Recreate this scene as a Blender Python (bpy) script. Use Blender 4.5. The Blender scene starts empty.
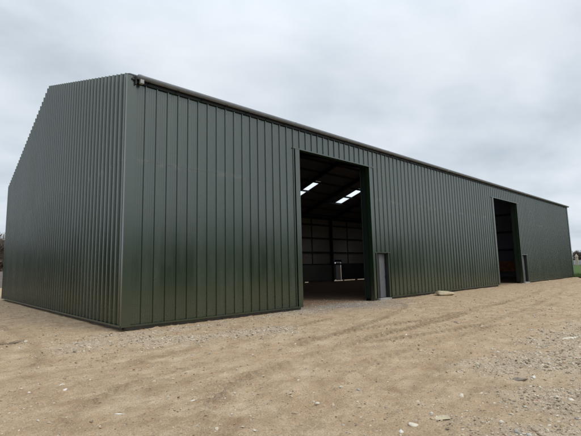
import bpy, bmesh, math, random
import numpy as np
from mathutils import Vector, Matrix
R = math.radians
random.seed(7); RNG = np.random.default_rng(11)
S = bpy.context.scene
COL = S.collection

# ------------------------------------------------------------------ dimensions
W, L, H, RISE = 20.8, 46.4, 7.47, 3.32          # barn width (y), length (x), eaves, rise to the ridge
D1 = (6.96, 11.65); D2 = (26.71, 31.45); DH = 6.41
P1 = (11.95, 12.9); P2 = (31.62, 32.66); PH = 2.24
ZB = 0.12                                       # underside of the cladding
SL = RISE / (W / 2)
CAM = Vector((-4.352, -11.693, 1.60))

# ------------------------------------------------------------------ materials
def newmat(name):
    m = bpy.data.materials.new(name); m.use_nodes = True
    nt = m.node_tree; b = nt.nodes['Principled BSDF']
    return m, nt, b
def N(nt, t, **kw):
    n = nt.nodes.new(t)
    for k, v in kw.items():
        if k in n.inputs: n.inputs[k].default_value = v
        else: setattr(n, k, v)
    return n
def noise(nt, scale, detail=4, rough=.55, vec=None, dim='3D'):
    n = nt.nodes.new('ShaderNodeTexNoise'); n.noise_dimensions = dim
    n.inputs['Scale'].default_value = scale; n.inputs['Detail'].default_value = detail
    n.inputs['Roughness'].default_value = rough
    if vec is not None: nt.links.new(vec, n.inputs['Vector'])
    return n
def ramp(nt, src, stops, interp='LINEAR'):
    r = nt.nodes.new('ShaderNodeValToRGB'); r.color_ramp.interpolation = interp
    e = r.color_ramp.elements
    while len(e) < len(stops): e.new(.5)
    for i, (p, c) in enumerate(stops):
        e[i].position = p; e[i].color = (*c, 1) if len(c) == 3 else c
    nt.links.new(src, r.inputs[0]); return r
def mixc(nt, fac, a, b, mode='MIX'):
    m = nt.nodes.new('ShaderNodeMix'); m.data_type = 'RGBA'; m.blend_type = mode
    for i, v in ((0, fac), (6, a), (7, b)):
        if isinstance(v, (int, float)): m.inputs[i].default_value = v
        elif isinstance(v, tuple): m.inputs[i].default_value = (*v, 1)
        else: nt.links.new(v, m.inputs[i])
    return m.outputs[2]
def mathn(nt, op, a, b=None, clamp=False):
    m = nt.nodes.new('ShaderNodeMath'); m.operation = op; m.use_clamp = clamp
    for i, v in ((0, a), (1, b)):
        if v is None: continue
        if isinstance(v, (int, float)): m.inputs[i].default_value = v
        else: nt.links.new(v, m.inputs[i])
    return m.outputs[0]

def simple(name, col, rough=.6, metal=0., var=.15, scale=6., bump=0., bscale=60., spec=.5):
    m, nt, b = newmat(name)
    geo = N(nt, 'ShaderNodeNewGeometry')
    n = noise(nt, scale, 5, .6, geo.outputs['Position'])
    c0 = tuple(x * (1 - var) for x in col); c1 = tuple(min(1, x * (1 + var)) for x in col)
    r = ramp(nt, n.outputs[0], [(.3, c0), (.7, c1)])
    nt.links.new(r.outputs[0], b.inputs['Base Color'])
    b.inputs['Roughness'].default_value = rough; b.inputs['Metallic'].default_value = metal
    b.inputs['Specular IOR Level'].default_value = spec
    if bump:
        n2 = noise(nt, bscale, 3, .6, geo.outputs['Position'])
        bp = N(nt, 'ShaderNodeBump'); bp.inputs['Strength'].default_value = bump; bp.inputs['Distance'].default_value = .01
        nt.links.new(n2.outputs[0], bp.inputs['Height']); nt.links.new(bp.outputs[0], b.inputs['Normal'])
    return m

def cladding(name, col, axis):
    """plastisol coated box profile sheet: green, faintly dusty, slightly wavy"""
    m, nt, b = newmat(name)
    geo = N(nt, 'ShaderNodeNewGeometry'); P = geo.outputs['Position']
    sep = N(nt, 'ShaderNodeSeparateXYZ'); nt.links.new(P, sep.inputs[0])
    along = sep.outputs[0] if axis == 'x' else sep.outputs[1]
    # every sheet (about a metre wide) with a slightly different tone
    sheet = mathn(nt, 'FLOOR', mathn(nt, 'DIVIDE', along, 1.095))
    upper = mathn(nt, 'GREATER_THAN', sep.outputs[2], 4.95)
    key = mathn(nt, 'ADD', sheet, mathn(nt, 'MULTIPLY', upper, 57.3))
    wn = nt.nodes.new('ShaderNodeTexWhiteNoise'); wn.noise_dimensions = '1D'; nt.links.new(key, wn.inputs['W'])
    tone = ramp(nt, wn.outputs['Value'], [(0, tuple(c * .88 for c in col)), (1, tuple(c * 1.12 for c in col))])
    # dust film in vertical drags
    mp = N(nt, 'ShaderNodeMapping'); mp.inputs['Scale'].default_value = (1, 1, .12); nt.links.new(P, mp.inputs[0])
    nd = noise(nt, 3.5, 6, .65, mp.outputs[0]); nd2 = noise(nt, .35, 3, .5, P)
    dust = mathn(nt, 'MULTIPLY', ramp(nt, nd.outputs[0], [(.42, (0,)*3), (.78, (1,)*3)]).outputs[0], ramp(nt, nd2.outputs[0], [(.35, (.15,)*3), (.7, (1,)*3)]).outputs[0])
    # mud splashed on the lowest half metre
    low = N(nt, 'ShaderNodeMapRange'); low.inputs[1].default_value = .95; low.inputs[2].default_value = .1
    nt.links.new(sep.outputs[2], low.inputs[0])
    sp = noise(nt, 14, 6, .7, P)
    splash = mathn(nt, 'MULTIPLY', low.outputs[0], ramp(nt, sp.outputs[0], [(.46, (0,)*3), (.66, (1,)*3)]).outputs[0])
    # handling marks where the upper and lower sheets lap
    lap = mathn(nt, 'SUBTRACT', 1, mathn(nt, 'MULTIPLY', mathn(nt, 'ABSOLUTE', mathn(nt, 'SUBTRACT', sep.outputs[2], 4.86)), 8), True)
    ln = noise(nt, 1.7, 5, .7, P)
    lapd = mathn(nt, 'MULTIPLY', lap, ramp(nt, ln.outputs[0], [(.50, (0,)*3), (.60, (.45,)*3)]).outputs[0])
    c = mixc(nt, mathn(nt, 'MULTIPLY', dust, .05), tone.outputs[0], (.30, .28, .23))
    c = mixc(nt, mathn(nt, 'MULTIPLY', splash, .06), c, (.26, .20, .13))
    c = mixc(nt, mathn(nt, 'MULTIPLY', lapd, .3), c, (.40, .40, .36))
    nt.links.new(c, b.inputs['Base Color'])
    rr = mathn(nt, 'ADD', mathn(nt, 'MULTIPLY', dust, .12), .20)
    rr = mathn(nt, 'ADD', rr, mathn(nt, 'MULTIPLY', splash, .15))
    rr = mathn(nt, 'ADD', rr, mathn(nt, 'MULTIPLY', wn.outputs['Value'], .05))
    nt.links.new(rr, b.inputs['Roughness'])
    b.inputs['Specular IOR Level'].default_value = .5; b.inputs['IOR'].default_value = 2.2; b.inputs['Specular Tint'].default_value = (.98, 1, .975, 1)
    wv = noise(nt, 1.1, 2, .5, P); wv2 = noise(nt, 9, 2, .5, mp.outputs[0])
    h = mathn(nt, 'ADD', mathn(nt, 'MULTIPLY', wv.outputs[0], 1.0), mathn(nt, 'MULTIPLY', wv2.outputs[0], .0))
    bp = N(nt, 'ShaderNodeBump'); bp.inputs['Strength'].default_value = .4; bp.inputs['Distance'].default_value = .008
    nt.links.new(h, bp.inputs['Height']); nt.links.new(bp.outputs[0], b.inputs['Normal'])
    return m

M = {}
GREEN = (.0105, .027, .0115)
M['clad_x'] = cladding('green_sheet_front', GREEN, 'x')
M['clad_y'] = cladding('green_sheet_gable', GREEN, 'y')
M['trim'] = simple('green_flashing', (.0105, .027, .0115), .26, var=.1); M['trim'].node_tree.nodes['Principled BSDF'].inputs['IOR'].default_value = 2.2; M['trim'].node_tree.nodes['Principled BSDF'].inputs['Specular Tint'].default_value = (.98, 1, .975, 1)
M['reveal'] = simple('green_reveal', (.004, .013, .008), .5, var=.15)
M['corner'] = simple('corner_trim', (.03, .036, .032), .25, var=.08)
M['gutter'] = simple('gutter_coat', (.19, .205, .225), .5, var=.12)
M['bracket'] = simple('bracket_steel', (.012, .012, .014), .5)
M['outlet'] = simple('outlet_plastic', (.36, .37, .38), .4)
M['lining'] = simple('sheet_back', (.36, .335, .30), .65, var=.12)
M['lining_e'] = simple('sheet_back_east', (.30, .32, .42), .5, var=.15)
M['roofback'] = simple('roof_sheet_back', (.17, .17, .19), .65, var=.1)
M['steel'] = simple('painted_steel', (.012, .012, .013), .6)
M['purlin'] = simple('purlin_steel', (.030, .030, .034), .6)
M['roof'] = simple('roof_sheet', (.10, .10, .10), .6)
M['concrete'] = simple('concrete', (.17, .16, .14), .9, var=.2, bump=.4)
M['sill'] = simple('sill_concrete', (.34, .33, .30), .9, var=.15, bump=.3)
M['doorleaf'] = simple('door_leaf', (.13, .14, .15), .42, var=.1)
M['farleaf'] = simple('pale_door_leaf', (.55, .55, .54), .5)
M['timber'] = simple('timber_board', (.55, .24, .09), .8, var=.3, scale=3)
M['plastic'] = simple('handle_plastic', (.02, .02, .02), .4)

m, nt, b = newmat('rooflight_sheet')          # translucent glass fibre sheet
tr = N(nt, 'ShaderNodeBsdfTranslucent'); tr.inputs[0].default_value = (.86, .89, .92, 1)
tp = N(nt, 'ShaderNodeBsdfTransparent'); tp.inputs[0].default_value = (.9, .92, .95, 1)
mx = N(nt, 'ShaderNodeMixShader'); mx.inputs[0].default_value = .35
nt.links.new(tr.outputs[0], mx.inputs[1]); nt.links.new(tp.outputs[0], mx.inputs[2])
nt.links.new(mx.outputs[0], nt.nodes['Material Output'].inputs[0]); M['rooflight'] = m

# ------------------------------------------------------------------ helpers
class MB:
    def __init__(s): s.v = []; s.f = []
    def add(s, vs, fs):
        n = len(s.v); s.v += [tuple(v) for v in vs]; s.f += [tuple(i + n for i in f) for f in fs]; return s
    def box(s, x0, x1, y0, y1, z0, z1):
        v = [(x, y, z) for z in (z0, z1) for y in (y0, y1) for x in (x0, x1)]
        return s.add(v, [(0, 2, 3, 1), (4, 5, 7, 6), (0, 1, 5, 4), (2, 6, 7, 3), (0, 4, 6, 2), (1, 3, 7, 5)])
    def beam(s, a, b, w, h, up=(0, 0, 1)):
        a, b = Vector(a), Vector(b); d = (b - a).normalized(); up = Vector(up)
        side = d.cross(up).normalized() * w / 2; u = side.normalized().cross(d) * h / 2
        v = [p + sx * side + sz * u for p in (a, b) for sx, sz in ((-1, -1), (1, -1), (1, 1), (-1, 1))]
        return s.add(v, [(0, 1, 2, 3), (7, 6, 5, 4), (0, 4, 5, 1), (1, 5, 6, 2), (2, 6, 7, 3), (3, 7, 4, 0)])
    def ibeam(s, a, b, w, h, t=.014, up=(0, 0, 1)):
        a, b = Vector(a), Vector(b); d = (b - a).normalized(); up = Vector(up)
        side = d.cross(up).normalized(); u = side.cross(d)
        s.beam(a + u * (h / 2 - t / 2), b + u * (h / 2 - t / 2), w, t, up)
        s.beam(a - u * (h / 2 - t / 2), b - u * (h / 2 - t / 2), w, t, up)
        s.beam(a, b, t * .8, h - 2 * t - .002, up); return s
    def tube(s, pts, rads, n=6, cap=True):
        pts = [Vector(p) for p in pts]; base = len(s.v)
        for i, p in enumerate(pts):
            d = (pts[min(i + 1, len(pts) - 1)] - pts[max(i - 1, 0)]).normalized()
            a = d.orthogonal().normalized() if i == 0 else (a - d * a.dot(d)).normalized()
            bb = d.cross(a)
            for k in range(n):
                t = 2 * math.pi * k / n
                s.v.append(tuple(p + rads[i] * (a * math.cos(t) + bb * math.sin(t))))
        for i in range(len(pts) - 1):
            for k in range(n):
                k2 = (k + 1) % n
                s.f.append((base + i * n + k, base + i * n + k2, base + (i + 1) * n + k2, base + (i + 1) * n + k))
        if cap:
            s.f.append(tuple(base + k for k in reversed(range(n))))
            s.f.append(tuple(base + (len(pts) - 1) * n + k for k in range(n)))
        return s
    def build(s, name, mat, parent=None, smooth=False, bevel=0):
        me = bpy.data.meshes.new(name); me.from_pydata(s.v, [], s.f); me.update()
        bm = bmesh.new(); bm.from_mesh(me); bmesh.ops.recalc_face_normals(bm, faces=bm.faces)
        if bevel: bmesh.ops.bevel(bm, geom=bm.edges[:], offset=bevel, segments=2, affect='EDGES', profile=.7)
        bm.to_mesh(me); bm.free()
        if smooth: me.shade_smooth()
        o = bpy.data.objects.new(name, me); me.materials.append(mat); COL.objects.link(o)
        if parent: o.parent = parent
        return o
def raw(name, v, f, mat, parent=None, smooth=False):
    """fast mesh from numpy arrays (all faces with the same corner count)"""
    me = bpy.data.meshes.new(name); v = np.asarray(v, np.float32); f = np.asarray(f, np.int32)
    k = f.shape[1]
    me.vertices.add(len(v)); me.vertices.foreach_set('co', v.ravel())
    me.loops.add(f.size); me.loops.foreach_set('vertex_index', f.ravel())
    me.polygons.add(len(f)); me.polygons.foreach_set('loop_start', np.arange(0, f.size, k, dtype=np.int32))
    me.update(calc_edges=True); me.validate()
    if smooth: me.shade_smooth()
    me.materials.append(mat); o = bpy.data.objects.new(name, me); COL.objects.link(o)
    if parent: o.parent = parent
    return o
def tag(o, label=None, cat=None, group=None, kind=None):
    for k, v in (('label', label), ('category', cat), ('group', group), ('kind', kind)):
        if v: o[k] = v
    return o
def empty(name, loc=(0, 0, 0)):
    o = bpy.data.objects.new(name, None); o.location = loc; COL.objects.link(o); return o

# ------------------------------------------------------------------ value noise in numpy (ground relief and masks)
TAB = RNG.random((256, 256)).astype(np.float32)
def vn(x, y):
    xi = np.floor(x).astype(int); yi = np.floor(y).astype(int); fx = x - xi; fy = y - yi
    fx = fx * fx * (3 - 2 * fx); fy = fy * fy * (3 - 2 * fy)
    a = TAB[xi & 255, yi & 255]; b_ = TAB[(xi + 1) & 255, yi & 255]; c = TAB[xi & 255, (yi + 1) & 255]; d = TAB[(xi + 1) & 255, (yi + 1) & 255]
    return (a * (1 - fx) + b_ * fx) * (1 - fy) + (c * (1 - fx) + d * fx) * fy - .5
def fbm(x, y, o=4, g=.5):
    s = 0; a = 1.
    for i in range(o):
        s = s + a * vn(x + 17.3 * i, y - 9.1 * i); x = x * 2.03; y = y * 2.03; a *= g
    return s
def segdist(x, y, pts):
    """distance to a polyline, and the length run along it"""
    best = np.full(x.shape, 1e9); run = np.zeros(x.shape); side = np.zeros(x.shape); acc = 0
    for (ax, ay), (bx, by) in zip(pts[:-1], pts[1:]):
        dx, dy = bx - ax, by - ay; ln = math.hypot(dx, dy)
        t = np.clip(((x - ax) * dx + (y - ay) * dy) / ln ** 2, 0, 1)
        ox = x - ax - t * dx; oy = y - ay - t * dy
        d = np.hypot(ox, oy); mk = d < best
        best = np.where(mk, d, best); run = np.where(mk, acc + t * ln, run)
        side = np.where(mk, (dx * oy - dy * ox) / ln, side); acc += ln
    return best, run, side
def smooth(pts, n=8):
    P = [Vector((*p, 0)) for p in pts]; P = [2 * P[0] - P[1]] + P + [2 * P[-1] - P[-2]]; out = []
    for i in range(1, len(P) - 2):
        for k in range(n):
            t = k / n; a, b_, c, d = P[i - 1], P[i], P[i + 1], P[i + 2]
            q = .5 * (2 * b_ + (c - a) * t + (2 * a - 5 * b_ + 4 * c - d) * t * t + (3 * b_ - a - 3 * c + d) * t ** 3)
            out.append((q.x, q.y))
    out.append((P[-2].x, P[-2].y)); return out
# wheel tracks (ground metres): (points, width, depth, tread)
TRACKS = [
    (smooth([(-6.5, -8.6), (-3.5, -6.0), (-2.5, -5.0), (-1.2, -4.2), (1.5, -3.6), (6, -2.6), (9.3, -.5), (9.6, 3)]), .30, .018, .5),
    (smooth([(-6.8, -6.6), (-4.2, -4.6), (-2.9, -3.4), (-2.3, -1.5), (-2.2, 3), (-3, 12)]), .30, .014, .3),
    (smooth([(-4.5, -8.4), (-2.6, -6.05), (-1.0, -5.3), (1.9, -5.2), (6, -4.2), (10.8, -2.0), (11, 2)]), .34, .026, .8),
    (smooth([(-3.4, -9.6), (-2.05, -7.75), (-1.5, -7.15), (.2, -6.3), (4, -5.9), (12, -5.2), (30, -3.2), (44, -2.4)]), .40, .030, 1.),
    (smooth([(-2.6, -10.6), (-1.3, -8.5), (1.1, -7.4), (4.2, -7.3), (12, -6.9), (30, -5.2), (60, -4)]), .38, .022, .7),
    (smooth([(.3, -8.7), (1.48, -8.4), (2.3, -8.4), (4, -8.8), (8, -9.6), (14, -10.5)]), .32, .045, .4),
    (smooth([(2.0, -4.9), (5.0, -5.1), (9.5, -5.3), (20, -4.4), (28.5, -1.5), (29, 3)]), .36, .022, .8),
    (smooth([(3.0, -6.4), (7.5, -6.9), (14, -6.2), (24, -4.6), (30.6, -1.2), (30.8, 3)]), .36, .022, .8),
]
def gravel_mask(x, y):
    """pale stone brought to the surface (0..1) for: corner bank, threshold, lower right spread"""
    n = fbm(x * .9 + 3, y * .9, 4) * .9
    d1, _, _ = segdist(x, y, [(-1.3, -1.7), (-.4, -2.2), (1.0, -3.1), (2.4, -3.4)])
    a = np.clip(1.15 - d1 / .85 + n, 0, 1) * .9
    d2, _, _ = segdist(x, y, [(-.6, -.6), (0.6, -1.1), (3.5, -.9), (6.3, -.7)])
    a = np.maximum(a, np.clip(.9 - d2 / .75 + n, 0, 1) * .75)
    e = np.clip((-9.05 + .12 * (x - .5) - y) / .9 * .6 + .1 + n * 2.0, 0, 1) * np.clip((10 - x) / 4, 0, 1) * (y < -8.2)
    a = np.maximum(a, e * .9)
    t = np.clip(1.3 - np.hypot((x - 9.2) / 3.3, (y + .2) / 1.9) + n * .5, 0, 1)
    return a, t
def ground_z(x, y, fine=True):
    z = fbm(x * .12 + 5, y * .12 + 8, 3) * .10 + fbm(x * .55, y * .55, 3) * .035
    r = np.hypot(x + 3, y + 9)
    fade = np.clip(1.5 - r / 45, 0, 1)
    # level pad by the walls and inside the barn
    inside = np.clip(1 - np.maximum(np.maximum(-x - .2, x - L), np.maximum(-y - .1, y - W)) / 1.6, 0, 1)
    z = z * (1 - .75 * inside) - .025 * inside
    z = z + (.09 * np.exp(-((y + .55) / .45) ** 2) * np.clip(fbm(x * .9, y * .4 + 31, 3) + .1, 0, 1)) * (x > .5) * (x < 46) * ((x < D1[0] - .5) | (x > P1[1] + .5)) * (y < -.05)
    if not fine: return z
    for pts, w, dep, tread in TRACKS:
        d, run, side = segdist(x, y, pts)
        d = d + fbm(x * 1.6, y * 1.6 + 50, 3) * .07
        pr = np.clip(1 - (d / (w * .5)) ** 4, 0, 1)
        keep_ = .75 * (tread >= .8) * np.clip(1.4 + 3 * fbm(x * .35, y * .35 + 20, 2), 0, 1)
        lip = np.exp(-((d - w * .62) / (w * .16)) ** 2)
        amp = np.clip(.55 + 1.6 * fbm(x * .5 + 9, y * .5, 2), 0, 1.2)
        amp = np.maximum(amp, keep_)
        tr = (np.abs(((run + np.abs(side) * .9) / .23) % 1 - .5) < .2) * pr * tread * .04
        z = z + amp * .6 * (-dep * pr + lip * dep * .55) * fade + tr * amp * fade
    z = z + fade * (fbm(x * 2.6, y * 2.6, 4, .55) * .016 + np.abs(fbm(x * 9, y * 9, 3)) * .022 + np.clip(fbm(x * 17, y * 17, 2) - .12, 0, 1) * .05 + fbm(x * 30, y * 30, 1) * .012)
    # scuffed, clodded ground
    cl = np.clip(fbm(x * .8 + 40, y * .8, 3) * 2.2, 0, 1)
    z = z + fade * cl * np.clip(fbm(x * 6 + 3, y * 11, 3), 0, 1) * .075
    z = z - .10 * np.exp(-(((x + 2.55) / .17) ** 2 + ((y - .42) / .30) ** 2))          # little hole left of the corner
    g, t = gravel_mask(x, y)
    z = z + g * .02 * fade + np.clip(g, 0, 1) * np.clip(fbm(x * 14, y * 14, 2), 0, 1) * .03 * fade
    return z

def axis_pts(lo, hi, c0, c1, fine, grow):
    """cell edges: fine between c0 and c1, growing outwards"""
    mid = list(np.arange(c0, c1, fine)); a = [c0]; s = fine
    while a[-1] > lo: s *= grow; a.append(a[-1] - s)
    b_ = [mid[-1]]; s = fine
    while b_[-1] < hi: s *= grow; b_.append(b_[-1] + s)
    return np.array(a[:0:-1] + mid + b_[1:])

# ground material ---------------------------------------------------
m, nt, b = newmat('dirt'); M['dirt'] = m
geo = N(nt, 'ShaderNodeNewGeometry'); P = geo.outputs['Position']
def attr(n_):
    a = N(nt, 'ShaderNodeAttribute'); a.attribute_name = n_; return a.outputs['Fac']
n1 = noise(nt, .35, 4, .55, P); n2 = noise(nt, 1.9, 7, .62, P); n3 = noise(nt, 55, 7, .78, P)
mpr = N(nt, 'ShaderNodeMapping'); mpr.inputs['Rotation'].default_value = (0, 0, R(-32)); mpr.inputs['Scale'].default_value = (.75, 1.9, 1); nt.links.new(P, mpr.inputs[0])
n4 = noise(nt, 2.6, 8, .70, mpr.outputs[0])
base = ramp(nt, n2.outputs[0], [(.32, (.335, .222, .134)), (.48, (.465, .337, .212)), (.68, (.58, .455, .315))]).outputs[0]
base = mixc(nt, ramp(nt, n1.outputs[0], [(.4, (0,)*3), (.62, (.6,)*3)]).outputs[0], base, (.475, .338, .208))
scuff = ramp(nt, n4.outputs[0], [(.50, (0,)*3), (.60, (.6,)*3)]).outputs[0]
base = mixc(nt, scuff, base, (.36, .265, .165))
base = mixc(nt, mathn(nt, 'MULTIPLY', attr('track'), .6), base, (.26, .18, .11))
vor = N(nt, 'ShaderNodeTexVoronoi'); vor.inputs['Scale'].default_value = 55; nt.links.new(P, vor.inputs['Vector'])
cs = N(nt, 'ShaderNodeSeparateColor'); nt.links.new(vor.outputs['Color'], cs.inputs[0])
chip = mathn(nt, 'MULTIPLY', mathn(nt, 'LESS_THAN', vor.outputs['Distance'], .33), mathn(nt, 'GREATER_THAN', cs.outputs[0], .62))
base = mixc(nt, mathn(nt, 'MULTIPLY', chip, .7), base, mixc(nt, cs.outputs[1], (.19, .15, .115), (.66, .59, .46)))
gv = mixc(nt, cs.outputs[2], (.36, .30, .22), (.66, .59, .47))
base = mixc(nt, mathn(nt, 'MULTIPLY', attr('gravel'), .42), base, gv)
gt = mixc(nt, cs.outputs[1], (.17, .155, .145), (.34, .315, .29))
base = mixc(nt, mathn(nt, 'MULTIPLY', attr('threshold'), .8), base, gt)
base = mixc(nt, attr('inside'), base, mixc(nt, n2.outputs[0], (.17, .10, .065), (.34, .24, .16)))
base = mixc(nt, attr('hole_dark'), base, (.05, .038, .026))  # dark brown ground colour in and around the little hole
fine = ramp(nt, n3.outputs[0], [(.34, (.60,)*3), (.5, (1.0,)*3), (.66, (1.30,)*3)]).outputs[0]
base = mixc(nt, 1.0, base, fine, 'MULTIPLY')
nt.links.new(base, b.inputs['Base Color']); b.inputs['Roughness'].default_value = .95
b.inputs['Specular IOR Level'].default_value = .2
hh = mathn(nt, 'ADD', mathn(nt, 'MULTIPLY', n3.outputs[0], .8), mathn(nt, 'MULTIPLY', n4.outputs[0], .9))
hh = mathn(nt, 'ADD', hh, mathn(nt, 'MULTIPLY', chip, .35))
bp = N(nt, 'ShaderNodeBump'); bp.inputs['Strength'].default_value = .8; bp.inputs['Distance'].default_value = .022
nt.links.new(hh, bp.inputs['Height']); nt.links.new(bp.outputs[0], b.inputs['Normal'])

def ground():
    xs = axis_pts(-900, 1600, -5.2, 13, .032, 1.035); ys = axis_pts(-900, 1600, -10.4, 1.2, .032, 1.035)
    X, Y = np.meshgrid(xs, ys); x = X.ravel(); y = Y.ravel()
    z = ground_z(x, y)
    nx, ny = len(xs), len(ys)
    i = np.arange(nx * ny).reshape(ny, nx)
    f = np.stack([i[:-1, :-1], i[:-1, 1:], i[1:, 1:], i[1:, :-1]], -1).reshape(-1, 4)
    o = raw('ground', np.stack([x, y, z], -1), f, M['dirt'], smooth=True)
    g, t = gravel_mask(x, y)
    tk = np.zeros(x.shape)
    for pts, w, dep, tread in TRACKS:
        d, run, side = segdist(x, y, pts); amp = np.clip(.30 + .45 * tread * (tread >= .8) + 1.7 * fbm(x * .5 + 9, y * .5, 2), 0, 1)
        lug_shade = (1 - .75 * min(tread, 1)) + .75 * min(tread, 1) * (np.abs(((run + np.abs(side) * .9) / .23) % 1 - .5) < .24)  # shade of the tyre lugs painted as dark stripes in the track colour
        tk = np.maximum(tk, np.clip(1.2 - d / (w * .55), 0, 1) * amp * lug_shade)
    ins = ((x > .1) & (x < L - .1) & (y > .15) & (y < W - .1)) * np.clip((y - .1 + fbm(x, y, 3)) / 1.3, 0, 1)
    hole_dark = np.clip(1.35 - np.hypot((x + 2.52) / .24, (y - .40) / .34) + fbm(x * 8, y * 8, 2) * .7, 0, 1)
    for n_, a in (('gravel', g), ('threshold', t), ('track', tk), ('inside', ins), ('hole_dark', hole_dark * 1.)):
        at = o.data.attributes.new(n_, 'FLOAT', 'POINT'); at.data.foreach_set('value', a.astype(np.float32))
    return tag(o, kind='structure')
ground()

# green field beyond the far end of the barn; unseen grass added for reflections
m, nt, b = newmat('field_grass'); geo = N(nt, 'ShaderNodeNewGeometry')
n_ = noise(nt, .25, 6, .6, geo.outputs['Position'])
nt.links.new(ramp(nt, n_.outputs[0], [(.3, (.045, .082, .020)), (.7, (.080, .125, .034))]).outputs[0], b.inputs['Base Color'])
b.inputs['Roughness'].default_value = .9; b.inputs['Specular IOR Level'].default_value = .1; M['grass'] = m
def sheet(name, poly, z, mat):
    mb = MB(); mb.add([(x, y, z) for x, y in poly], [tuple(range(len(poly)))]); return tag(mb.build(name, mat), kind='structure')
edge0 = [(47.6 + 5 * t_, -3.2 + 90 * 0 - 18 * t_ + fbm(np.array([t_ * 9.]), np.array([2.]))[0] * .8) for t_ in np.linspace(0, 1, 14)]
edge = [(43.5, -1.2), (43.8, -1.9), (43.2, -2.6), (43.6, -3.6), (43.1, -5), (43.8, -7), (44.5, -11), (50, -25)]
sheet('field', [(-44, -18.5), (-20, -17.2), (-4, -16.6), (8, -17), (25, -18.2), (42, -17.5), (60, -19), (88, -20), (88, -44), (-44, -44)], .16, M['grass'])  # unseen grass added behind the camera to darken the front wall's reflection
sheet('field', [(-44, -17), (-14.5, -17.1), (-13.5, -9), (-14.3, 2), (-13.6, 14), (-14.5, 30), (-15, 48), (-44, 48)], .16, M['grass'])  # unseen grass added out to the left to darken the gable's reflection
sheet('field', [(140, 38), (60, 14), (46.75, 10), (46.7, 1.), (45.5, -.6)] + edge + [(60, -60), (700, -260), (1200, 420)], .14, M['grass'])

# tussocks along the edge of the field
def tufts():
    v = []; f = []
    r = random.Random(4)
    for k in range(2600):
        t_ = r.random() ** 1.3; y = r.uniform(-8, 10); x = (47.2 if y > -.4 else 43.9) + r.random() * 16 * t_
        for q in range(4):
            a = r.random() * 6.28; h = r.uniform(.06, .2); w = .012; bx = x + r.gauss(0, .05); by = y + r.gauss(0, .05)
            n0 = len(v); v += [(bx - w * math.cos(a), by - w * math.sin(a), .1), (bx + w * math.cos(a), by + w * math.sin(a), .1), (bx + r.gauss(0, .05), by + r.gauss(0, .05), .12 + h)]
            f.append((n0, n0 + 1, n0 + 2))
    tag(raw('grass', v, f, M['grass']), 'rough green grass at the edge of the field past the barn', 'grass', kind='stuff')
tufts()

# ------------------------------------------------------------------ stones
m, nt, b = newmat('stone'); geo = N(nt, 'ShaderNodeNewGeometry')
rc = ramp(nt, geo.outputs['Random Per Island'], [(0, (.20, .165, .125)), (.18, (.34, .26, .18)), (.40, (.46, .37, .26)), (.66, (.56, .48, .36)), (.88, (.68, .62, .51)), (.965, (.33, .31, .28)), (1., (.38, .18, .11))])
n_ = noise(nt, 40, 4, .6, geo.outputs['Position'])
nt.links.new(mixc(nt, 1., rc.outputs[0], ramp(nt, n_.outputs[0], [(.3, (.8,)*3), (.7, (1.15,)*3)]).outputs[0], 'MULTIPLY'), b.inputs['Base Color'])
b.inputs['Roughness'].default_value = .85; M['stone'] = m
M['palestone'] = simple('pale_stone', (.60, .54, .43), .8, var=.2, scale=20, bump=.5)
M['whitestone'] = simple('white_stone', (.66, .63, .56), .75, var=.12, scale=25, bump=.4)
M['greystone'] = simple('grey_stone', (.25, .21, .165), .8, var=.25, scale=25, bump=.5)
M['tanstone'] = simple('tan_stone', (.50, .42, .28), .8, var=.2, scale=9, bump=.5)

def ico(sub):
    bm = bmesh.new(); bmesh.ops.create_icosphere(bm, subdivisions=sub, radius=1)
    v = np.array([x.co[:] for x in bm.verts]); f = np.array([[q.index for q in p.verts] for p in bm.faces]); bm.free(); return v, f
def rough_stone(seed, sub, amt=.35, flat=.6):
    v, f = ico(sub); r = np.random.default_rng(seed)
    # cut by random planes: broken stone, not a ball
    for k in range(9):
        n_ = r.normal(size=3); n_ /= np.linalg.norm(n_); d = r.uniform(.45, .85)
        h = v @ n_ - d; v = v - np.outer(np.clip(h, 0, None), n_)
    v = v * (1 + r.normal(size=(len(v), 1)) * amt * .12)
    return v * np.array([1, r.uniform(.6, .95), flat]), f
def scatter(name, x, y, size, label, seed, sub=1, sink=.1, mat='stone'):
    var = [rough_stone(seed * 50 + k, sub) for k in range(10)]
    r = np.random.default_rng(seed); z = ground_z(x, y); V = []; F = []; n0 = 0
    k_ = r.integers(0, 10, len(x)); ang = r.uniform(0, 6.283, len(x)); tl = r.normal(0, .25, len(x)); fl = r.uniform(.5, 1.1, len(x))
    for k in range(10):
        idx = np.where(k_ == k)[0]
        if not len(idx): continue
        v, f = var[k]; n = len(idx)
        vv = np.repeat(v[None], n, 0) * size[idx][:, None, None]; vv[:, :, 2] *= fl[idx][:, None]
        c, s = np.cos(ang[idx])[:, None], np.sin(ang[idx])[:, None]
        vz = vv[:, :, 2] + vv[:, :, 0] * tl[idx][:, None]
        vx = vv[:, :, 0] * c - vv[:, :, 1] * s; vy = vv[:, :, 0] * s + vv[:, :, 1] * c
        out = np.stack([vx + x[idx][:, None], vy + y[idx][:, None], vz + (z[idx] + size[idx] * sink)[:, None]], -1)
        V.append(out.reshape(-1, 3)); F.append((f[None] + (np.arange(n) * len(v))[:, None, None]).reshape(-1, 3) + n0); n0 += n * len(v)
    return tag(raw(name, np.concatenate(V), np.concatenate(F), M[mat]), label, 'gravel', kind='stuff')
def in_open(x, y): return ~((x > -.12) & (y > -.12) & (x < L + .1) & (y < W)) | ((x > D1[0]) & (x < D1[1]) & (y < 3))
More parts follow.
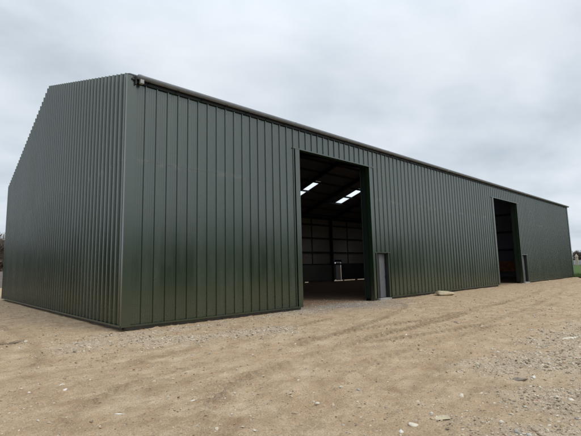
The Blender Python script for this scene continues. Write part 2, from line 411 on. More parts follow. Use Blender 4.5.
def cand(n, seed, near=1.0):
    """points spread over the yard, thinning with distance from the near corner of the yard"""
    r = np.random.default_rng(seed); rr = 3.0 * np.exp(r.random(n) * math.log(40 / 3.) * near); a = np.radians(r.uniform(-8, 100, n))
    return -4.35 + rr * np.cos(a), -11.7 + rr * np.sin(a), rr, r
x, y, rr, r = cand(260000, 3)
g, t = gravel_mask(x, y); base_d = np.clip(.10 + fbm(x * .7, y * .7 + 70, 3) * .55, .03, 1)
keep = (r.random(len(x)) < np.clip(base_d * .75 + .06 + g * .8 + t * .6, 0, 1)) & in_open(x, y)
x, y, rr = x[keep], y[keep], rr[keep]; g = g[keep]
size = np.exp(r.normal(math.log(.0078), .55, len(x))) * (1 + .5 * g) * np.clip(rr / 7, .8, 1.9)
size = np.clip(size, .004, .045)
scatter('gravel', x, y, size, 'loose brown and grey gravel strewn over the dirt yard', 1, sub=1)
m_c = simple('clod', (.43, .30, .18), .95, var=.28, scale=9, bump=.6, bscale=120); M['clod'] = m_c
x, y, rr, r = cand(42000, 8)
cd_ = np.clip(.10 + fbm(x * 1.1 + 40, y * 1.1, 3) * 1.3, .02, 1)
keep = (r.random(len(x)) < cd_ * .8) & in_open(x, y); x, y, rr = x[keep], y[keep], rr[keep]
scatter('clods', x, y, np.clip(np.exp(r.normal(math.log(.012), .45, len(x))) * np.clip(rr / 8, .8, 1.6), .006, .045), 'crumbled clods of the same brown dirt scattered over the yard', 4, sub=1, sink=.05, mat='clod')
x, y, rr, r = cand(9000, 5)
g, t = gravel_mask(x, y)
keep = (r.random(len(x)) < np.clip(.16 + g * .5 + .1 * t, 0, 1)) & in_open(x, y); x, y, rr = x[keep], y[keep], rr[keep]
size = np.clip(np.exp(r.normal(math.log(.020), .42, len(x))) * np.clip(rr / 9, .9, 1.7), .012, .07)
scatter('rubble', x, y, size, 'broken pale stones and clods lying among the gravel', 2, sub=2, sink=.02)

def stone(x, y, sx, sy, sz, rot, mat, label, seed, name='stone', group=None, sink=.38):
    v, f = rough_stone(seed, 3, .15, 1.0)
    v = v / np.abs(v).max(0) * np.array([sx, sy, sz]) / 2
    o = raw(name, v, f, M[mat]); o.location = (x, y, float(ground_z(np.array([x]), np.array([y]))[0]) + sz * (.5 - sink))
    o.rotation_euler = (random.uniform(-.1, .1), random.uniform(-.1, .1), rot)
    return tag(o, label, 'stone', group)
v, f = rough_stone(101, 3, .2, 1.0); v = v / np.abs(v).max(0)
v = v * np.array([.66, .32, .15]); v[:, 2] += np.clip(-v[:, 0], -.3, 1) * .10 * (v[:, 2] > 0); v[:, 0] += v[:, 2] * .6
o = raw('stone', v, f, M['tanstone']); o.location = (16.46, -.95, .11); o.rotation_euler = (0, R(3), R(-30))
tag(o, 'big flat yellowish rock lying against the foot of the long wall', 'stone')
stone(.64, -9.26, .125, .08, .045, R(35), 'palestone', 'pale stone on bare dirt in the right foreground, larger than those around it', 102)
stone(.86, -9.4, .085, .04, .025, R(-10), 'palestone', 'thin pale chip just right of the larger foreground stone', 103)
stone(-2.66, -4.9, .10, .07, .04, R(20), 'whitestone', 'white stone in the left foreground, upper one of a close pair', 104)
stone(-2.70, -5.2, .10, .07, .035, R(60), 'whitestone', 'white stone in the left foreground, lower one of a close pair', 105)
stone(-2.53, -6.8, .14, .03, .02, R(-45), 'whitestone', 'thin white sliver of stone at the bottom left of the yard', 106)
stone(-1.74, -7.03, .075, .05, .03, R(0), 'whitestone', 'small white stone beside the tread marks at the bottom of the yard', 107)
stone(-.8, -7.76, .06, .04, .03, R(30), 'palestone', 'small pale stone alone on smooth dirt in the middle foreground', 108)
stone(4.05, -6.39, .10, .06, .04, R(10), 'whitestone', 'white stone in the middle of the yard beyond the wheel ruts', 109)
stone(1.81, -9.54, .22, .08, .05, R(-40), 'greystone', 'long flat dark stone lying in the right foreground gravel', 110)
stone(2.05, -9.62, .10, .07, .05, R(10), 'whitestone', 'white stone against the right end of the long dark flat stone', 111)
stone(5.83, -9.15, .42, .11, .06, R(-35), 'palestone', 'long pale slab of stone at the far right of the yard', 112)
stone(-.79, -9.33, .07, .05, .035, R(50), 'whitestone', 'white stone at the bottom edge of the yard, right of the middle', 113)
stone(-.30, -9.45, .26, .15, .035, R(-35), 'tanstone', 'broad flat tan stone half buried in the dirt at the bottom right', 114, sink=.62)
stone(-2.25, .1, .10, .1, .06, R(0), 'palestone', 'pale stone lying left of the gable by the small dark hollow', 115)
stone(13.6, -.62, .16, .1, .07, R(30), 'palestone', 'pale lump of stone on the dirt right of the nearer small door', 116)
stone(36.3, -.5, .30, .18, .14, R(30), 'palestone', 'pale lump of stone at the wall beyond the farther small door', 117)

# ------------------------------------------------------------------ the barn
barn = empty('barn', (0, 0, 0))
tag(barn, 'large dark green metal clad barn with two tall doorways open to a dark interior', 'barn')
PITCH = .3605; RIB = .047; RIBX = .037
def profile(u0, u1, start=.16, rib=RIB):
    """(u, outward) corner points of the box profile sheet"""
    pts = []; k = -1
    while True:
        c = start + k * PITCH
        if c - .1 > u1: break
        pts += [(c - .030, 0), (c - .017, rib), (c + .017, rib), (c + .030, 0)]
        for q in (.115, .1825, .25):                    # small stiffening swages in the pan
            pts += [(c + q - .010, 0), (c + q - .004, .0035), (c + q + .004, .0035), (c + q + .010, 0)]
        k += 1
    xs = [p[0] for p in pts]; hs = [p[1] for p in pts]
    cuts = [u0] + [p for p in xs if u0 < p < u1] + [u1]
    return cuts, lambda u: float(np.interp(u, xs, hs))
def clad(name, mat, u0, u1, place, ztop, openings, lap=4.95, extra_u=(), out=1, rib=.052):
    cuts, h = profile(u0, u1, rib=rib)
    for o in openings: cuts += [o[0], o[1]]
    cuts = sorted(set(round(c, 4) for c in cuts if u0 <= c <= u1).union(extra_u))
    mb = MB()
    for a, b_ in zip(cuts[:-1], cuts[1:]):
        mid = (a + b_) / 2; hole = [o for o in openings if o[0] <= mid <= o[1]]
        spans = []; lo = ZB
        for o in sorted(hole, key=lambda q: q[2]):
            if o[2] > lo: spans.append((lo, o[2]))
            lo = max(lo, o[3])
        spans.append((lo, None))
        for z0, z1 in spans:
            for za, zb, off in ((z0, min(lap, z1) if z1 else lap, 0), (max(z0, lap - .08), z1, .0025)):
                if zb is not None and zb <= za: continue
                ta = ztop(a) if zb is None else zb; tb = ztop(b_) if zb is None else zb
                if min(ta, tb) <= za: ta = max(ta, za + .001); tb = max(tb, za + .001)
                ha, hb = h(a) + off, h(b_) + off
                mb.add([place(a, ha, za), place(b_, hb, za), place(b_, hb, tb), place(a, ha, ta)], [(0, 1, 2, 3)])
    o = mb.build(name, mat, barn)
    return o
front_open = [(D1[0], D1[1], -1, DH), (P1[0], P1[1], -1, PH), (D2[0], D2[1], -1, DH), (P2[0], P2[1], -1, PH)]
clad('front_wall', M['clad_x'], .09, L - .06, lambda u, h, z: (u, -h, z), lambda u: H - .10, front_open, rib=RIBX)
gz = lambda y: H + .035 + SL * (y if y < W / 2 else W - y)
clad('gable_wall', M['clad_y'], .09, W - .06, lambda u, h, z: (-h, u, z), gz, [], extra_u=(W / 2,))
clad('gable_wall', M['clad_y'], .09, W - .06, lambda u, h, z: (L + h, u, z), gz, [], extra_u=(W / 2,))
FD = (32.58, 33.72)
clad('rear_wall', M['clad_x'], .09, L - .06, lambda u, h, z: (u, W + h, z), lambda u: H - .1, [(FD[0], FD[1], -1, 2.2)])

# inner faces
mb = MB()
zr = .07
for a, b_ in ((.1, FD[0]), (FD[1], L - .1)): mb.box(a, b_, W - .05, W - .03, zr, H - .05)
mb.box(FD[0], FD[1], W - .05, W - .03, 2.2, H - .05); mb.build('wall_lining', M['lining'], barn)
mb = MB()
mb.add([(L - .05, .1, .1), (L - .05, W - .1, .1), (L - .05, W - .1, H - .05), (L - .05, W / 2, H + RISE - .1), (L - .05, .1, H - .05)], [(0, 1, 2, 3, 4)]); mb.build('wall_lining', M['lining_e'], barn)

# bottom drip flashing, set 3 mm off the sheet
def drip(a, b_, ax, pos, sgn):
    mb = MB(); lo, hi = sorted((pos + sgn * .054, pos + sgn * .078))
    lo2, hi2 = sorted((pos - sgn * .02, pos + sgn * .078))
    if ax == 'x': mb.box(a, b_, lo, hi, ZB - .030, ZB + .010); mb.box(a, b_, lo2, hi2, ZB - .037, ZB - .031)
    else: mb.box(lo, hi, a, b_, ZB - .030, ZB + .010); mb.box(lo2, hi2, a, b_, ZB - .037, ZB - .031)
    return mb.build('base_flashing', M['trim'], barn)
for a, b_ in ((-.07, D1[0] - .2), (P1[1] + .13, D2[0] - .2), (P2[1] + .13, L + .07)): drip(a, b_, 'x', 0, -1)
drip(-.03, W, 'y', 0, -1); drip(-.03, W, 'y', L, 1)
# concrete upstand behind the gap (front, gables, most of the rear)
mb = MB()
for a, b_ in ((.14, D1[0] + .01), (D1[1] + .1, P1[0]), (P1[1], D2[0]), (P2[1], L - .14)): mb.box(a, b_, .09, .26, -.5, .10)
mb.box(.09, .26, .265, W - .3, -.5, .10); mb.box(L - .26, L - .09, .265, W - .3, -.5, .10)
mb.build('footing', M['concrete'], barn)
mb = MB()
for a, b_ in ((.14, 27.3), (28.0, 30.4), (30.55, 32.0), (33.9, 33.95), (36.2, 36.5), (38.9, L - .14)): mb.box(a, b_, W - .26, W - .09, -.5, .12)
mb.build('footing', M['concrete'], barn)
# grey lower wall panel on the rear, low and dark
mb = MB(); mb.box(.4, FD[0] - .12, W - .30, W - .06, .16, 1.9); mb.build('lower_panel', simple('dark_panel', (.17, .165, .145), .9), barn)
mb = MB()
for k in range(9): mb.box(FD[1] + .12, L - .4, W - .30 + .01 * (k % 2), W - .06, .16 + k * .2, .355 + k * .2)
mb.build('lower_panel', simple('dark_boards', (.05, .05, .048), .9), barn)

# corner flashings: an L of two leaves, 45 mm proud of ribs
def corner(x, y, sx, sy):
    mb = MB(); t = .006; o_ = .058
    # leaf on the long wall, leaf on the gable
    xa, xb = sorted((x + sx * o_, x - sx * .20)); ya, yb = sorted((y + sy * o_, y + sy * (o_ - t)))
    mb.box(xa, xb, ya, yb, ZB - .02, H - .04)
    xa, xb = sorted((x + sx * o_, x + sx * (o_ - t))); ya, yb = sorted((y + sy * (o_ - t - .001), y - sy * .07))
    mb.box(xa, xb, ya, yb, ZB - .02, H - .02)
    return mb.build('corner_flashing', M['trim'], barn)
corner(0, 0, -1, -1); corner(L, 0, 1, -1); corner(0, W, -1, 1); corner(L, W, 1, 1)

# flashings round the openings
def doorway(name, a, b_, h, wl, wr, lip):
    mb = MB(); y0 = -RIB - .010; y1 = -RIB - .004
    mb.box(a - wl, a, y0, y1, ZB - .03, h); mb.box(a - .006, a, y1 + .001, .16, ZB - .03, h)
    mb.box(b_, b_ + wr, y0, y1, ZB - .03, h); mb.box(b_, b_ + .006, y1 + .001, .16, ZB - .03, h)
    mb.box(a - lip, b_ + lip, y0 - .012, y1, h + .001, h + .045); mb.box(a - .006, b_ + .006, y1 + .001, .16, h + .001, h + .008)
    return mb.build(name, M['trim'], barn)
doorway('doorway_trim', *D1, DH, .24, .16, .36); doorway('doorway_trim', *D2, DH, .24, .08, .36)
doorway('doorway_trim', *P1, PH, .05, .06, .22); doorway('doorway_trim', *P2, PH, .05, .06, .22)
# deep green returns behind the right jamb of each tall doorway
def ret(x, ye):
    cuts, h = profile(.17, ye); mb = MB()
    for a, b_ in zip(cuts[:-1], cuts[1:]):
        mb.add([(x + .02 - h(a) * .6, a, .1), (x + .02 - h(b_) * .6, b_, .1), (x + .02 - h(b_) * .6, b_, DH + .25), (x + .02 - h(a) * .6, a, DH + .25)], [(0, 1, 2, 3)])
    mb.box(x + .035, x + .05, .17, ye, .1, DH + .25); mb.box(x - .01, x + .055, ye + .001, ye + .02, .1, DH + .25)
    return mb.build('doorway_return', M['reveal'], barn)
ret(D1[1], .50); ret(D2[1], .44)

# small doors
def leafdoor(p, ang, ye):
    w = (p[1] - p[0]) - .27
    mb = MB(); mb.box(0, w, -.02, .02, .10, PH - .05)
    o = mb.build('small_door', M['doorleaf'], barn, bevel=.004); o.location = (p[0] + .30, .12, 0); o.rotation_euler = (0, 0, ang)
    f = MB()
    for k in range(2): f.box(.09, w - .09, -.026, -.0205, .25 + k * 1.02, 1.15 + k * .96)
    f.build('door_panel', M['doorleaf'], o, bevel=.002)
    hnd = MB(); hnd.box(w - .09, w - .06, -.045, -.0205, 1.0, 1.16); hnd.box(w - .19, w - .06, -.06, -.045, 1.08, 1.10); hnd.build('handle', M['plastic'], o, bevel=.003)
    for hz in (.35, 1.15, 1.9): MB().box(-.012, .05, -.034, -.0205, hz, hz + .1).build('hinge', M['plastic'], o, bevel=.002)
    fr = MB(); fr.box(p[0] + .008, p[0] + .27, .03, .13, .08, PH - .01); fr.box(p[1] - .05, p[1] - .008, .03, .13, .08, PH - .01); fr.box(p[0] + .27, p[1] - .05, .03, .13, PH - .045, PH - .01)
    fr.build('door_frame', M['steel'], barn)
    s = MB(); s.box(p[0] + .02, p[1] + .02, -.13, .30, -.3, .075); s.build('door_sill', M['sill'], barn, bevel=.008)
leafdoor(P1, R(5), 0); leafdoor(P2, R(5), 0)
# pale narrow door in the rear wall, standing loose in its opening so daylight shows round it
m, nt, b = newmat('door_polycarbonate'); tr = N(nt, 'ShaderNodeBsdfTranslucent'); tr.inputs[0].default_value = (.17, .17, .175, 1)
nt.links.new(tr.outputs[0], nt.nodes['Material Output'].inputs[0])
mb = MB(); mb.box(.0, .88, -.02, .02, .06, 2.19); o = mb.build('rear_door', m, barn); o.location = (FD[0] + .19, W - .01, 0)
mb = MB(); mb.box(FD[0] - .06, FD[1] + .06, W - .07, W + .06, 2.2, 2.48); mb.build('door_lintel', M['steel'], barn)

for y0_, y1_ in ((.02, .055), (W - .055, W - .02)): MB().box(.12, L - .12, y0_, y1_, H - .3, H + .01).build('eave_filler', M['steel'], barn)
# frame: columns, rafters, rails, purlins
FX = [.30, 6.72, 11.86, 16.8, 21.7, 26.46, 31.72, 39.1, L - .30]
for i, fx in enumerate(FX):
    for yy in (.30, W - .30):
        yy2 = yy + (.08 if yy < 1 else -.08)
        if yy < 1 and fx in (11.86, 31.72): fx_ = fx + .02
        else: fx_ = fx
        MB().ibeam((fx_, yy2, -.2), (fx_, yy2, H - .35), .19, .34, up=(0, 1, 0)).build('column', M['steel'], barn)
    for s in (0, 1):
        a = (fx, .3, H - .30) if s == 0 else (fx, W - .3, H - .30)
        MB().ibeam(a, (fx, W / 2 + (-.01 if s == 0 else .01), H + RISE - .36), .17, .34).build('rafter', M['steel'], barn)
for z in (1.95, 3.33, 4.96, 6.5):
    MB().box(.5, L - .5, W - .15, W - .055, z - .09, z + .09).build('wall_rail', M['purlin'], barn)
for z in (3.15, 5.2, 7.25):
    MB().box(L - .15, L - .055, .6, W - .4, z - .11, z + .11).build('wall_rail', M['purlin'], barn)
    MB().box(.055, .15, .6, W - .4, z - .09, z + .09).build('wall_rail', M['purlin'], barn)
for xx in (28.76, 35.03, 22.6, 39.2): MB().box(xx - .05, xx + .05, W - .12, W - .054, 1.95, H - .3).build('sag_post', M['purlin'], barn)
PY = [.9, 2.5, 4.1, 5.7, 7.3, 8.9]
for py in PY + [W - q for q in (.7, 2.2, 3.6, 5.1, 6.78, 8.3, 9.7)]:
    zz = H + SL * min(py, W - py) - .13
    MB().beam((.1, py, zz), (L - .1, py, zz), .07, .17).build('purlin', M['purlin'], barn)
MB().box(.8, D1[0], .16, .25, 3.3, 3.48).build('wall_rail', M['purlin'], barn)
# timber boards stacked as a low wall inside the far end
mb = MB()
for k in range(5): mb.box(L - .34, L - .20, 3.0, 11.5, .62 + k * .245, .855 + k * .245)
mb.build('timber_boards', M['timber'], barn)

# roof: sheets in bands so that the roof lights fill real openings
RL = [9.3, 15.9, 22.42, 29.05, 35.6, 42.2]
yl0, yl1 = W - 14.05, W - 17.25     # distances from the rear eave
def roof_side(rear):
    mb = MB(); t = .05
    def quad(x0, x1, d0, d1):
        def p(x, d, o_): 
            y_ = (W - d) if rear else d
            return (x, y_, H - .01 + SL * d + o_)
        v = [p(x0, d0, 0), p(x1, d0, 0), p(x1, d1, 0), p(x0, d1, 0), p(x0, d0, t), p(x1, d0, t), p(x1, d1, t), p(x0, d1, t)]
        mb.add(v, [(0, 1, 2, 3), (4, 5, 6, 7), (0, 1, 5, 4), (1, 2, 6, 5), (2, 3, 7, 6), (3, 0, 4, 7)])
    x0, x1 = .02, L - .02; a, b_ = sorted((yl0, yl1))
    if not rear: quad(x0, x1, -.02, W / 2)
    else:
        quad(x0, x1, -.12, a); quad(x0, x1, b_, W / 2)
        xs = [x0] + [q for r_ in RL for q in (r_, r_ + 1.0)] + [x1]
        for i in range(0, len(xs), 2): quad(xs[i], xs[i + 1], a, b_)
    o = mb.build('roof', M['roofback'], barn)
    if rear:
        for r_ in RL:
            l_ = MB(); z0 = H + .01 + SL * a; z1 = H + .01 + SL * b_
            l_.add([(r_ + .005, W - a - .005, z0), (r_ + .995, W - a - .005, z0), (r_ + .995, W - b_ + .005, z1), (r_ + .005, W - b_ + .005, z1)], [(0, 1, 2, 3)])
            l_.build('rooflight', M['rooflight'], o)
    return o
roof_side(False); roof_side(True)
MB().beam((0.02, W / 2, H + RISE - .02), (L - .02, W / 2, H + RISE - .02), .3, .03).build('ridge_cap', M['roof'], barn)

# gutter along the front eave
def gutter():
    yc, zc, r_ = -.155, H - .06, .083; n = 12; mb = MB()
    prof = [(yc + .002, zc + .02)]
    prof = [(yc - r_ * math.cos(t), zc - r_ * math.sin(t)) for t in np.linspace(-.45, math.pi + .35, n)]
    inner = [(yc - (r_ - .006) * math.cos(t), zc - (r_ - .006) * math.sin(t)) for t in np.linspace(math.pi + .35, -.45, n)]
    ring = prof + inner; k = len(ring); xs = [.20, L + .12]
    for x_ in xs: mb.v += [(x_, y_, z_) for y_, z_ in ring]
    for i in range(k):
        j = (i + 1) % k; mb.f.append((i, j, k + j, k + i))
    mb.f += [tuple(range(n)) , tuple(range(k, k + n))]
    g = mb.build('gutter', M['gutter'], barn)
    for q in (.24, 6.6, 13.1, 19.57, 26.1, 32.6, 39.1, 45.6):
        c = MB(); k0 = []
        pr = [(yc - (r_ + .005) * math.cos(t), zc - (r_ + .005) * math.sin(t)) for t in np.linspace(-.5, math.pi + .3, n)]
        for x_ in (q, q + .09): c.v += [(x_, y_, z_) for y_, z_ in pr] + [(x_, y_ * 1.0 + (yc - y_) * .1, z_ + (zc - z_) * .1) for y_, z_ in pr]
        for i in range(n - 1): c.f.append((i, i + 1, 2 * n + i + 1, 2 * n + i))
        c.f += [tuple(range(n)), tuple(2 * n + i for i in range(n))]
        c.v = c.v; c.build('gutter_union', M['outlet'] if q == 19.57 else M['gutter'], g)
    # near-black strip standing in for the shade under the gutter
    MB().box(.10, L + .05, -.062, -.047, H - .235, H - .02).build('gutter_shade_strip', M['bracket'], barn)
    for i in range(50):
        xx = .55 + i * .93
        if xx > L: break
        b2 = MB(); b2.box(xx, xx + .03, -.25, -.0625, H - .185, H - .172); b2.box(xx, xx + .03, -.075, -.0625, H - .225, H - .186); b2.build('gutter_bracket', M['bracket'], g)
gutter()
mb = MB(); mb.box(.15, .185, -.14, -.063, H - .31, H - .06); mb.box(.06, .149, -.10, -.063, H - .17, H - .12); mb.build('gutter_end_bracket', M['bracket'], barn)
mb = MB(); mb.box(.27, .38, -.22, -.11, H - .27, H - .15); mb.build('gutter_outlet', M['outlet'], barn, bevel=.012)
# top capping seen above the corner
MB().box(-.05, .20, -.04, .02, H - .035, H + .0).build('eave_cap', M['corner'], barn)
# fixings in rows down the ribs' pans: screw heads
def screws():
    v = []; f = []; n0 = 0; rr_ = .0095
    hexa = [(math.cos(k * math.pi / 3), math.sin(k * math.pi / 3)) for k in range(6)]
    k = 0
    while .16 + k * PITCH + .06 < L - .1:
        u = .16 + k * PITCH + .055
        for z in (.30, 1.95, 3.33, 4.88, 6.62, 7.1):
            if any(a - .25 < u < b_ + .2 and z < zt + .02 for a, b_, _, zt in front_open): continue
            v += [(u + rr_ * a, -.009, z + rr_ * b_) for a, b_ in hexa] + [(u, -.011, z)] + [(u + rr_ * a, -.002, z + rr_ * b_) for a, b_ in hexa]
            for q in range(6):
                f += [(n0 + q, n0 + (q + 1) % 6, n0 + 6), ]
                f += [(n0 + q, n0 + 7 + q, n0 + 7 + (q + 1) % 6), (n0 + q, n0 + 7 + (q + 1) % 6, n0 + (q + 1) % 6)]
            n0 += 13
        k += 1
    tag(raw('screw_heads', v, f, M['trim'], barn), kind='stuff')
screws()

# ------------------------------------------------------------------ far surroundings
M['bark'] = simple('bark', (.085, .065, .050), .9, var=.25)
M['twig'] = simple('twigs', (.10, .072, .052), .9, var=.25, scale=1.)
def tree(x, y, h, seed, label, group=None, z=0.):
    r = random.Random(seed); root = empty('tree', (x, y, z)); t = MB(); tw_v = []; tw_f = []
    def grow(p, d, ln, rad, lev):
        n = 4 if lev < 2 else 3; pts = [p]; q = Vector(p); dd = Vector(d)
        for i in range(n):
            dd = (dd + Vector((r.gauss(0, .12), r.gauss(0, .12), r.gauss(.05, .08)))).normalized(); q = q + dd * ln / n; pts.append(q.copy())
        t.tube(pts, [rad * (1 - .6 * i / n) for i in range(n + 1)], 6 if lev < 2 else 4, cap=False)
        if lev >= 4:
            for k in range(16):
                s = pts[r.randrange(1, len(pts))]; e = s + (dd + Vector((r.gauss(0, .7), r.gauss(0, .7), r.gauss(.2, .5)))).normalized() * ln * r.uniform(.5, 1.2)
                w = Vector((r.gauss(0, 1), r.gauss(0, 1), r.gauss(0, 1))).normalized() * .012 * h / 9
                m_ = (s + e) / 2 + w * 4; n0 = len(tw_v); tw_v.extend([tuple(s - w), tuple(s + w), tuple(m_ + w), tuple(e)]); tw_f.append((n0, n0 + 1, n0 + 2, n0 + 3))
            return
        for k in range(r.choice((3, 4)) if lev else 7):
            s = pts[-1] if k == 0 else pts[r.randrange(2 if lev == 0 else 1, len(pts))]
            a = r.random() * 6.283; sp = r.uniform(.5, .95)
            o = dd.orthogonal().normalized(); o2 = dd.cross(o)
            nd = (dd * math.cos(sp) + (o * math.cos(a) + o2 * math.sin(a)) * math.sin(sp) + Vector((0, 0, .15))).normalized()
            grow(s, nd, ln * r.uniform(.55, .78), rad * .5, lev + 1)
    grow(Vector((0, 0, -.1)), Vector((0, 0, 1)), h * .42, h * .022, 0)
    t.build('trunk', M['bark'], root, smooth=True)
    raw('crown', tw_v, tw_f, M['twig'], root)
    return tag(root, label, 'tree', group)
def clone(src, x, y, rot, s, label):
    o = src.copy(); COL.objects.link(o); o.location = (x, y, 0); o.rotation_euler = (0, 0, rot); o.scale = (s, s, s); o['label'] = label
    for c in list(src.children):
        k = c.copy(); COL.objects.link(k); k.parent = o
    return o
HRx, HRy = 300., 46.   # direction of the gap seen right of the barn
GR = 'bare trees beyond the green field'
t0 = tree(205, 34.2, 6.2, 1, 'bare tree beyond the green field, closest to the end of the barn', GR)
t1 = tree(206, 32.0, 5.6, 2, 'bare tree beyond the green field at the right edge of the photo', GR)
t2 = clone(t1, 214, 33.9, 2., .95, 'small bare tree beyond the pale fence, second along from the barn end')
t3 = clone(t0, 222, 35.0, 4., .95, 'bare tree beyond the pale fence, third along from the barn end')
t4 = clone(t1, 228, 39.8, 1., 1.1, 'bare tree past the pale fence, half hidden by the end of the barn')
tl = tree(4.2, 62, 7.6, 5, 'bare brown tree glimpsed left of the gable, nearest of those there', 'bare trees behind the left end of the barn')
clone(tl, 2.2, 66, 1.3, .95, 'bare brown tree at the left edge of the photo, left of its neighbour')
clone(tl, 7.4, 70, 3.3, 1.05, 'bare brown tree half hidden behind the left edge of the gable')
clone(tl, -1.5, 60, 5.3, .9, 'bare brown tree farthest left behind the gable')
def bush(name, boxes, seed, mat, label, n, sz):
    r = np.random.default_rng(seed); V = []; 
    for (x0, x1, y0, y1, h) in boxes:
        m_ = int(n * max(x1 - x0, y1 - y0)); px = r.uniform(x0, x1, m_); py = r.uniform(y0, y1, m_)
        top = h * (.72 + .55 * fbm(px * .23 + seed, py * .23, 3)) ; pz = top * r.random(m_)
        a = r.normal(size=(m_, 3)) * sz; b_ = r.normal(size=(m_, 3)) * sz; c = np.stack([px, py, pz], -1)
        V.append(np.stack([c - a, c - b_ * .6, c + a, c + b_ * .6], 1).reshape(-1, 3))
    V = np.concatenate(V); F = np.arange(len(V)).reshape(-1, 4)
    return tag(raw(name, V, F, mat), label, 'hedge', kind='stuff')
bush('thicket', [(-14, 12, 54, 58, 6.2)], 3, M['twig'], 'tangle of brown bare brush behind the grey wall left of the barn', 2600, .15)
bush('thicket', [(207, 212, -30, 80, 4.2)], 6, M['twig'], 'brown bare scrub along the far side of the green field', 350, .25)
M['leaf'] = simple('added_hedge_leaf', (.030, .040, .018), .8, var=.4, scale=.8, spec=.2)
bush('hedge', [(-42, 90, -43, -38, 8.5), (-46, -41, -43, 60, 8.5)], 9, M['leaf'], 'unseen dark evergreen hedge added behind the viewpoint to darken reflections in the cladding', 420, .34)  # added out of view so the lower cladding mirrors something dark
for i, (x_, y_) in enumerate(((0, 72), (3.5, 75), (6, 78))): clone(tl, x_, y_, i * 2.1, 1.1, ('tall brown tree in the back row left of the barn, leftmost', 'tall brown tree in the back row left of the barn, middle one', 'tall brown tree in the back row left of the barn, next to the gable')[i])
# low grey block wall left of the barn
mb = MB(); M['pale'] = simple('pale_sheet', (.50, .52, .54), .6, var=.06)
mb = MB(); mb.box(-12, 9, 52, 52.3, -.2, 2.05); wl_ = mb.build('garden_wall', simple('grey_wall', (.22, .20, .20), .9, var=.25), None)
tag(wl_, 'low grey wall standing under the bare trees left of the barn', 'wall')
# pale fence across the field
fe = empty('fence', (200, 33, 0)); mb = MB(); fm = MB()
for k in range(22):
    a = -32 + k * 3.4; mb.box(-.03, .03, a + .08, a + 3.32, .25, 2.25)
mb.build('fence_panel', M['pale'], fe)
for k in range(23):
    a = -32 + k * 3.4; MB().box(-.08, .08, a - .07, a + .07, 0, 2.35).build('post', M['concrete'], fe)
tag(fe, 'long pale fence at the back of the green field', 'fence')
# slender tan pole shelter by the fence
pl = MB(); pl.box(-.45, .45, -.45, .45, 0, 3.6); pl.add([(-.6, -.6, 3.6), (.6, -.6, 3.6), (.6, .6, 3.6), (-.6, .6, 3.6), (0, 0, 4.9)], [(0, 1, 2, 3), (0, 1, 4), (1, 2, 4), (2, 3, 4), (3, 0, 4)])
o = pl.build('hut', simple('tan_hut', (.42, .35, .28), .8, var=.1)); o.location = (198, 33.2, 0); tag(o, 'small tan pointed hut in front of the pale fence', 'hut')

# ------------------------------------------------------------------ sky, sun, camera
w = bpy.data.worlds.new('World'); S.world = w; w.use_nodes = True; nt = w.node_tree
bg = nt.nodes['Background']; out = nt.nodes['World Output']
SUN_EL, SUN_AZ = R(52), R(160)      # azimuth from +Y clockwise
sky = N(nt, 'ShaderNodeTexSky'); sky.sky_type = 'NISHITA'; sky.sun_disc = False; sky.sun_elevation = SUN_EL; sky.sun_rotation = SUN_AZ
nt.links.new(sky.outputs[0], bg.inputs[0]); bg.inputs[1].default_value = .08
tc = N(nt, 'ShaderNodeTexCoord'); sp = N(nt, 'ShaderNodeSeparateXYZ'); nt.links.new(tc.outputs['Generated'], sp.inputs[0])
zc = mathn(nt, 'ADD', mathn(nt, 'MAXIMUM', sp.outputs[2], 0), .22)
cx = mathn(nt, 'DIVIDE', sp.outputs[0], zc); cy = mathn(nt, 'DIVIDE', sp.outputs[1], zc)
cb = N(nt, 'ShaderNodeCombineXYZ'); nt.links.new(cx, cb.inputs[0]); nt.links.new(cy, cb.inputs[1])
mp = N(nt, 'ShaderNodeMapping'); mp.inputs['Rotation'].default_value = (0, 0, R(25)); mp.inputs['Scale'].default_value = (.95, 1.2, 1); mp.inputs['Location'].default_value = (3.1, 1.2, 0)
nt.links.new(cb.outputs[0], mp.inputs[0])
c1 = noise(nt, .9, 7, .52, mp.outputs[0]); c1.inputs['Distortion'].default_value = .35
c2 = noise(nt, 2.4, 5, .48, mp.outputs[0]); c2.inputs['Distortion'].default_value = .2
cm = mathn(nt, 'ADD', mathn(nt, 'MULTIPLY', c1.outputs[0], .52), mathn(nt, 'MULTIPLY', c2.outputs[0], .48))
cl = ramp(nt, cm, [(.35, (.48, .54, .605)), (.45, (.58, .64, .70)), (.53, (.655, .71, .765)), (.65, (.75, .795, .84))])
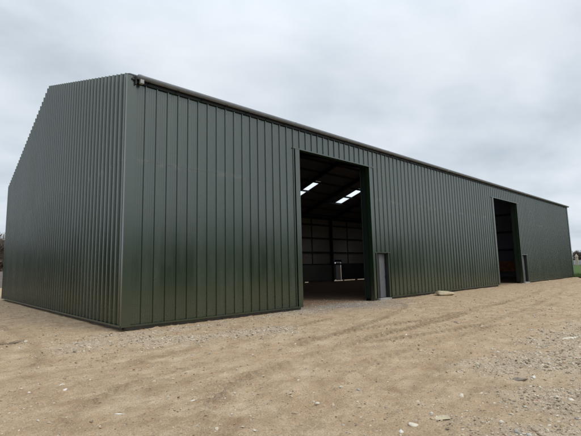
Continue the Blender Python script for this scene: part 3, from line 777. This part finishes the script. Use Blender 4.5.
# overcast sky is brighter towards the zenith
zen = N(nt, 'ShaderNodeMapRange'); zen.inputs[1].default_value = .45; zen.inputs[2].default_value = 1.; zen.inputs[3].default_value = 1.; zen.inputs[4].default_value = 1.9
nt.links.new(sp.outputs[2], zen.inputs[0])
bg2 = N(nt, 'ShaderNodeBackground'); nt.links.new(cl.outputs[0], bg2.inputs[0]); nt.links.new(zen.outputs[0], bg2.inputs[1])
mx = N(nt, 'ShaderNodeMixShader'); mx.inputs[0].default_value = .93
nt.links.new(bg.outputs[0], mx.inputs[1]); nt.links.new(bg2.outputs[0], mx.inputs[2]); nt.links.new(mx.outputs[0], out.inputs[0])

sl = bpy.data.lights.new('sun', 'SUN'); sl.energy = 1.1; sl.angle = R(22); sl.color = (1, .96, .90)
so = bpy.data.objects.new('sun', sl); COL.objects.link(so)
d = Vector((math.sin(SUN_AZ) * math.cos(SUN_EL), math.cos(SUN_AZ) * math.cos(SUN_EL), math.sin(SUN_EL)))
so.rotation_euler = (-d).to_track_quat('-Z', 'Y').to_euler()

yaw, pitch, roll = R(42.678), R(7.036), R(-1.338)
f_ = Vector((math.sin(yaw) * math.cos(pitch), math.cos(yaw) * math.cos(pitch), math.sin(pitch)))
r0 = Vector((math.cos(yaw), -math.sin(yaw), 0)); u0 = r0.cross(f_)
r2 = r0 * math.cos(roll) + u0 * math.sin(roll); u2 = -r0 * math.sin(roll) + u0 * math.cos(roll)
cd = bpy.data.cameras.new('camera'); cam = bpy.data.objects.new('camera', cd); COL.objects.link(cam)
cam.matrix_world = Matrix(((r2.x, u2.x, -f_.x, CAM.x), (r2.y, u2.y, -f_.y, CAM.y), (r2.z, u2.z, -f_.z, CAM.z), (0, 0, 0, 1)))
cd.sensor_width = 36; cd.lens = 407.4 / 581 * 36; cd.clip_start = .05; cd.clip_end = 5000
S.camera = cam
S.view_settings.view_transform = 'Standard'; S.view_settings.look = 'None'; S.view_settings.exposure = .2; S.view_settings.gamma = 1
S.view_settings.use_curve_mapping = False
